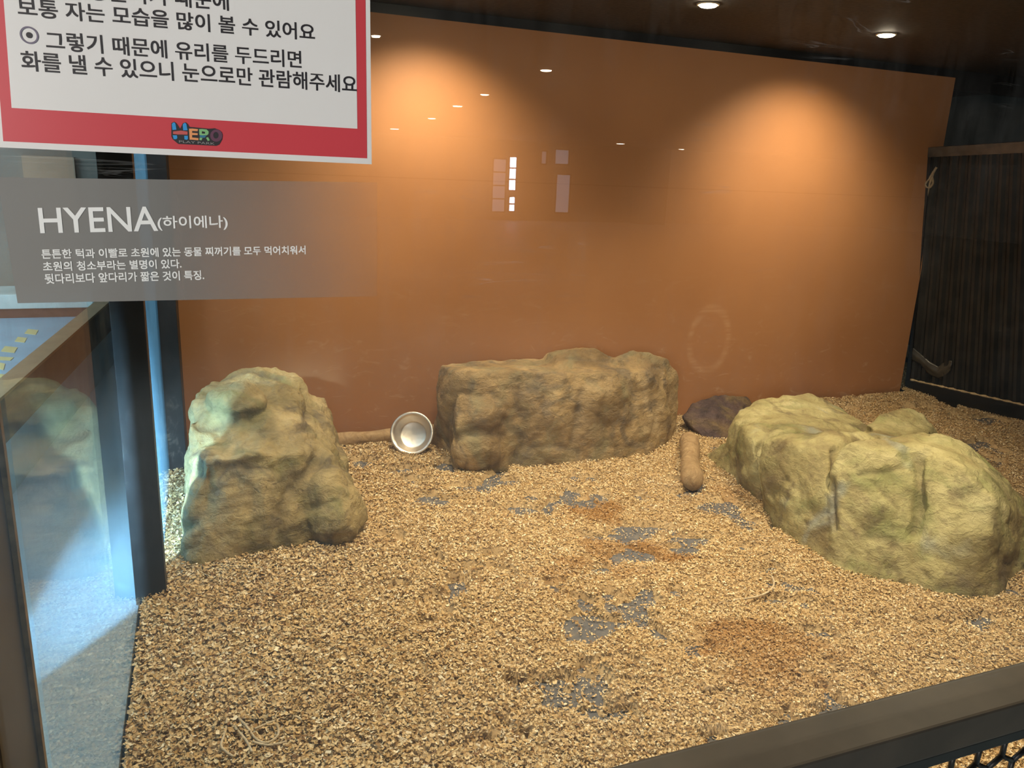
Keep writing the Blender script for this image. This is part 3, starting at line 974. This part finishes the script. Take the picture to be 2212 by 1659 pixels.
# ------------------------------------------------------------------ left passage seen through the side glass
structure(obj('floor_passage', box(-6, -.277, 1.26, 9.2, -.010, 0.012), M_hallfloor))
structure(obj('wall_passage', box(-6, .2, 9.2, 9.3, -.06, 2.6), M_greywall))
a0, a1 = Vector((-.885, 4.07)), Vector((-.675, 6.5))
dirv = (a1-a0).normalized()
side = Vector((dirv.y, -dirv.x))
def barrier():
    t = empty('barrier', (-.9, 4, 0), 'light blue low barrier with a dark mottled band and tan cap, beyond the side glass', 'barrier')
    b0, b1 = a0 - dirv*1.9, a0 + dirv*4.9
    def pan(name, z0, z1, o0, o1, mat):
        q = [b0 + side*o0, b1 + side*o0, b1 + side*o1, b0 + side*o1]
        bm = add_slab(bmesh.new(), [(v.x, v.y, z1) for v in q], (0, 0, 1), z1-z0)
        return obj(name, bm, mat, t)
    pan('wall_panel', 0.0125, .28, -.06, .0, M_bluewall)
    pan('band', .28, .485, -.07, .012, M_slate)
    pan('cap', .485, .50, -.085, .016, M_tan)
barrier()
def tape_mark(px, py, rx, ry, i):
    c = on_z(px, py, 0.013)
    e, n = on_z(px+rx, py, .013), on_z(px, py-ry, .013)
    u, v = e-c, n-c
    bm = bmesh.new()
    pts = [c - u - v*.6, c + u*.6 - v, c + u + v*.6, c - u*.5 + v]
    add_slab(bm, [(p_.x, p_.y, .0155) for p_ in pts], (0, 0, 1), .003)
    tag(obj('floor_marking', bm, M_yellow), None, 'marking', 'yellow markings on the passage floor')['label'] = [
        'cream yellow floor marking in the passage, farthest along the row', 'cream yellow floor marking second farthest in the passage row', 'cream yellow floor marking in the middle of the passage row',
        'thin cream yellow floor marking fourth in the passage row', 'cream yellow floor marking second nearest in the passage row', 'large cream yellow floor marking nearest the corner post'][i]
for i, a in enumerate([(68, 717, 15, 6), (45, 734, 13, 6), (20, 755, 18, 7), (10, 775, 20, 4), (2, 791, 9, 8), (8, 817, 14, 9)]):
    tape_mark(*a, i)
q = on_z(100, 688, 0)
tag(obj('step', box(-3.2, -1.05, q.y, q.y+.5, 0.0125, .10), M_redwood), 'dark red skirting step across the far end of the passage', 'step')
tag(obj('bench_top', box(-3.2, -1.0, q.y-.02, q.y+.55, .101, .24, .01), M_whitewood), 'whitewashed wooden bench at the far end of the passage', 'bench')
w0, w1 = at(48, 372, 9.1), at(158, 340, 9.1)
tag(obj('notice_board', box(w0.x, w1.x, 9.14, 9.199, w0.z-.5, w1.z), M_peach), 'peach board on the grey far wall of the passage', 'board')
structure(obj('slit_light_blocker', box(-.70, -.66, .99, 2.235, 0, 2.6), M_hallwall))  # unseen upright panel, added to block the slit daylight beside the middle post

# ------------------------------------------------------------------ visitor hall behind the camera (seen mirrored in the front glass)
structure(obj('floor_hall', box(-6, 24, -22, .99, -.08, -.015), M_hallfloor))
structure(obj('wall_hall', box(-6, 26, -22.1, -22, -.02, 2.6), M_hallwall))
structure(obj('ceiling_hall', box(-6, 26, -22, .98, 2.42, 2.5), M_ceil))
def hall_window(n, x0, x1, z0, z1, strength, bars):
    t = empty('window_%d' % n, ((x0+x1)/2, -21.98, z0))
    t['kind'] = 'structure'
    m = emissive('daylit_pane_%d' % n, (.62, .78, 1.0), strength)
    obj('pane', box(x0, x1, -21.995, -21.985, z0, z1), m, t)
    bm = bmesh.new()
    for k in range(bars+1):
        z = z0 + (z1-z0)*k/bars
        add_box(bm, x0-.02, x1+.02, -21.984, -21.95, z-.02, z+.02)
    add_box(bm, x0-.04, x0, -21.984, -21.95, z0, z1)
    add_box(bm, x1, x1+.04, -21.984, -21.95, z0, z1)
    obj('frame', bm, M_blackwood, t)
def mirror(px, py):
    q = at(px, py, 2*YG + 22)
    return q
def win(n, px0, py0, px1, py1, s, bars):
    a, b = mirror(px0, py0), mirror(px1, py1)
    hall_window(n, a.x, b.x, min(a.z, b.z), max(a.z, b.z), s, bars)
win(4, 1101, 338, 1112, 412, 22, 3)
win(5, 1100, 424, 1110, 457, 22, 2)
win(6, 1066, 342, 1088, 458, 1.1, 4)
win(7, 1200, 322, 1226, 356, 1.1, 1)
win(8, 1203, 376, 1226, 460, 1.1, 1)
win(9, 1170, 326, 1178, 355, .8, 1)
a, b = mirror(1372, 300), mirror(1425, 300)
structure(obj('wall_column', box(a.x, b.x, -21.9, -21.2, -.02, 2.42), M_blackwood))
hall_names = ['nearest hall downlight, mirrored brightest in the front glass', 'second hall downlight, mirrored small above the bright window slit', 'third hall downlight mirrored low left in the glass', 'fourth hall downlight mirrored faintly left of the others',
              'farthest left hall downlight mirrored near the poster', 'right hall downlight mirrored over the dark column', 'hall downlight mirrored beside the poster edge', 'farthest right hall downlight mirrored right of the dark column']
for i, ((px, py), pw, r) in enumerate(zip([(1180, 150), (1047, 203), (988, 228), (933, 255), (853, 278), (1340, 310), (812, 75), (1472, 322)], [70, 0, 40, 0, 0, 0, 50, 0], [.045, .05, .07, .07, .11, .11, .03, .09])):
    v = on_z(px, py, 2.42)
    x, y = v.x, 2*YG - v.y
    downlight(x, y, 2.42, hall_names[i], 'hall downlights', pw, (x, y+.4, 0), 2.4, .8, r, True)

# ------------------------------------------------------------------ poster on the front glass
YP = YG - .006
def plane_pts(pts, y):
    return [at(px, py, y) for px, py in pts]
def sheet(name, pts, y, mat, parent, t=.0004):
    bm = add_slab(bmesh.new(), plane_pts(pts, y), (0, -1, 0), t)
    return obj(name, bm, mat, parent)

def text_mesh(s):
    cu = bpy.data.curves.new('lettering', 'FONT')
    cu.body = s
    cu.size = 1.0
    cu.resolution_u = 4
    o = bpy.data.objects.new('lettering', cu)
    C.objects.link(o)
    dg = bpy.context.evaluated_depsgraph_get()
    dg.update()
    me = bpy.data.meshes.new_from_object(o.evaluated_get(dg))
    bpy.data.objects.remove(o)
    return me

def lettering(s, p0, p1, hpx, y, mat, parent, name='lettering', bold=0.0):
    """one line of writing on the glass; p0, p1 are the lower left and lower right corners of the writing, hpx its height"""
    me = text_mesh(s)
    n = len(me.vertices)
    co = np.empty(n*3, np.float32)
    me.vertices.foreach_get('co', co)
    co = co.reshape(-1, 3)
    lo, hi = co.min(0), co.max(0)
    a, b = at(*p0, y), at(*p1, y)
    top = at(p0[0], p0[1]-hpx, y)
    u = (b - a)
    v = Vector((top.x-a.x, 0, top.z-a.z))
    v = Vector((0, 0, 1))*v.length
    s_ = (co[:, 0]-lo[0])/(hi[0]-lo[0])
    t_ = (co[:, 1]-lo[1])/(hi[1]-lo[1])
    P = np.array(a)[None] + s_[:, None]*np.array(u)[None] + t_[:, None]*np.array(v)[None]
    me.vertices.foreach_set('co', P.astype(np.float32).ravel())
    bm = bmesh.new()
    bm.from_mesh(me)
    if bold:
        bmesh.ops.remove_doubles(bm, verts=bm.verts, dist=1e-6)
        ce = [e for e in bm.edges if e.is_boundary]
        off = {}
        for e in ce:
            f = e.link_faces[0]
            d = (e.verts[1].co - e.verts[0].co).normalized()
            nn = Vector((-d.z, 0, d.x))
            if nn.dot(f.calc_center_median() - e.verts[0].co) > 0:
                nn = -nn
            for v_ in e.verts:
                off.setdefault(v_, Vector()).__iadd__(nn)
        for v_, d in off.items():
            if d.length > 1e-6:
                v_.co += d.normalized()*bold
    bmesh.ops.solidify(bm, geom=bm.faces[:], thickness=.0002)
    bpy.data.meshes.remove(me)
    return obj(name, bm, mat, parent)

def make_poster():
    c = at(400, 200, YP)
    t = empty('poster', c, 'white poster with a red border and black Korean writing stuck to the front glass', 'poster')
    sheet('backing_sheet', [(-6, 318), (803, 355), (798, -140), (-46, -160)], YP, M_white, t)
    sheet('red_border', [(7, 305), (793, 342), (788, -140), (-30, -160)], YP-.0006, M_red, t)
    sheet('white_panel', [(25, 233), (772, 278), (766, -120), (-2, -130)], YP-.0012, M_white, t)
    yl = YP-.0018
    lettering('동물이기 때문에', (192, -1), (494, 23), 42, yl, M_ink, t, bold=.0004)
    lettering('보통 자는 모습을 많이 볼 수 있어요', (40, 34), (680, 88), 40, yl, M_ink, t, bold=.0004)
    lettering('그렇기 때문에 유리를 두드리면', (101, 107), (651, 147), 40, yl, M_ink, t, bold=.0004)
    lettering('화를 낼 수 있으니 눈으로만 관람해주세요', (48, 152), (770, 201), 42, yl, M_ink, t, bold=.0004)
    # bullet: a ring with a dot
    cc = at(63, 76, yl)
    k = (at(83, 76, yl) - cc).length
    bm = lathe(bmesh.new(), [(k*.80, 0), (k, 0), (k, .0003), (k*.80, .0003), (k*.80, 0)], 40, Matrix.Translation(cc) @ Matrix.Rotation(math.pi/2, 4, 'X'))
    obj('bullet_ring', bm, M_greyink, t)
    bm = lathe(bmesh.new(), [(0, 0), (k*.34, 0), (k*.34, .0003), (0, .0003)], 32, Matrix.Translation(cc) @ Matrix.Rotation(math.pi/2, 4, 'X'))
    obj('bullet_dot', bm, M_ink, t)
    # emblem
    y1 = YP-.0012
    em = sheet('emblem', [(370, 266), (376, 263), (381, 266), (389, 278), (395, 266), (401, 264), (406, 268), (409, 274), (452, 278), (464, 277), (474, 281), (481, 291), (480, 301), (474, 312), (467, 315), (385, 311), (373, 301), (370, 295)], y1, M_ink, t)
    def em_part(name, col, polys):
        m = plain('emblem_' + name, col, .4, 0, .03)
        bm = bmesh.new()
        for pl in polys:
            add_slab(bm, plane_pts(pl, y1-.0005), (0, -1, 0), .0002)
        o = obj(name, bm, m, em)
        o.matrix_parent_inverse = em.matrix_world.inverted()
        return o
    Z = lambda l: [(350 + x/14.75, 240 + yy/14.75) for x, yy in l]
    em_part('letter_h', (.03, .30, .66), [Z([(330, 600), (315, 420), (340, 370), (390, 360), (425, 390), (460, 590)]), Z([(675, 610), (660, 440), (690, 385), (740, 375), (775, 410), (815, 610)]), Z([(340, 770), (475, 770), (490, 860), (450, 895), (370, 890)]), Z([(705, 785), (820, 785), (825, 890), (790, 915), (715, 900)])])
    em_part('letter_bar', (.55, .10, .09), [Z([(350, 650), (600, 620), (815, 650), (815, 750), (500, 745), (350, 730)])])
    em_part('letter_e', (.80, .32, .12), [Z([(860, 560), (960, 555), (960, 910), (880, 910)]), Z([(960, 555), (1150, 575), (1130, 640), (960, 630)]), Z([(960, 690), (1140, 705), (1135, 765), (960, 760)]), Z([(960, 840), (1160, 860), (1160, 930), (960, 912)])])
    em_part('letter_r', (.22, .48, .20), [Z([(1180, 575), (1270, 570), (1270, 770), (1190, 760)]), Z([(1270, 570), (1420, 585), (1485, 650), (1370, 660), (1270, 640)]), Z([(1485, 650), (1480, 730), (1430, 770), (1370, 720), (1370, 660)]), Z([(1430, 770), (1270, 770), (1270, 715), (1370, 720)]), Z([(1200, 845), (1290, 850), (1260, 930), (1190, 920)]), Z([(1400, 850), (1470, 830), (1520, 930), (1460, 955)])])
    em_part('letter_stripe', (.03, .18, .30), [Z([(1200, 765), (1420, 780), (1350, 855), (1200, 830)])])
    ring = [(1730 + 195*math.cos(a), 780 + 195*math.sin(a)) for a in [2*math.pi*k/24 for k in range(24)]]
    rin = [(1720 + 85*math.cos(a), 770 + 105*math.sin(a)) for a in [2*math.pi*k/24 for k in range(24)]]
    em_part('letter_o', (.13, .045, .085), [Z([ring[k], ring[(k+1) % 24], rin[(k+1) % 24], rin[k]]) for k in range(24)])
    o = lettering('PLAY PARK', (387, 308), (464, 313), 5, y1-.0005, M_greyvinyl, em, 'small_lettering')
    o.matrix_parent_inverse = em.matrix_world.inverted()
M_greyvinyl = plain('grey_emblem_ink', (.28, .27, .26), .5, 0, .05)

def make_sticker():
    c = at(400, 520, YP)
    t = empty('sticker', c, 'grey fading see-through sticker with white HYENA writing under the poster', 'sticker')
    sheet('film', [(-6, 383), (815, 394), (815, 640), (38, 655)], YP, M_film, t)
    yl = YP-.0008
    lettering('HYENA', (88, 503), (341, 498), 53, yl, M_vinyl, t, bold=.0006)
    lettering('(하이에나)', (342, 498), (492, 496), 31, yl, M_vinyl, t, bold=.0003)
    lettering('튼튼한 턱과 이빨로 초원에 있는 동물 찌꺼기를 모두 먹어치워서', (91, 559), (660, 549), 20, yl, M_vinyl, t, bold=.0003)
    lettering('초원의 청소부라는 별명이 있다.', (94, 586), (392, 579), 20, yl, M_vinyl, t, bold=.0003)
    lettering('뒷다리보다 앞다리가 짧은 것이 특징.', (98, 613), (441, 604), 21, yl, M_vinyl, t, bold=.0003)
make_poster()
make_sticker()
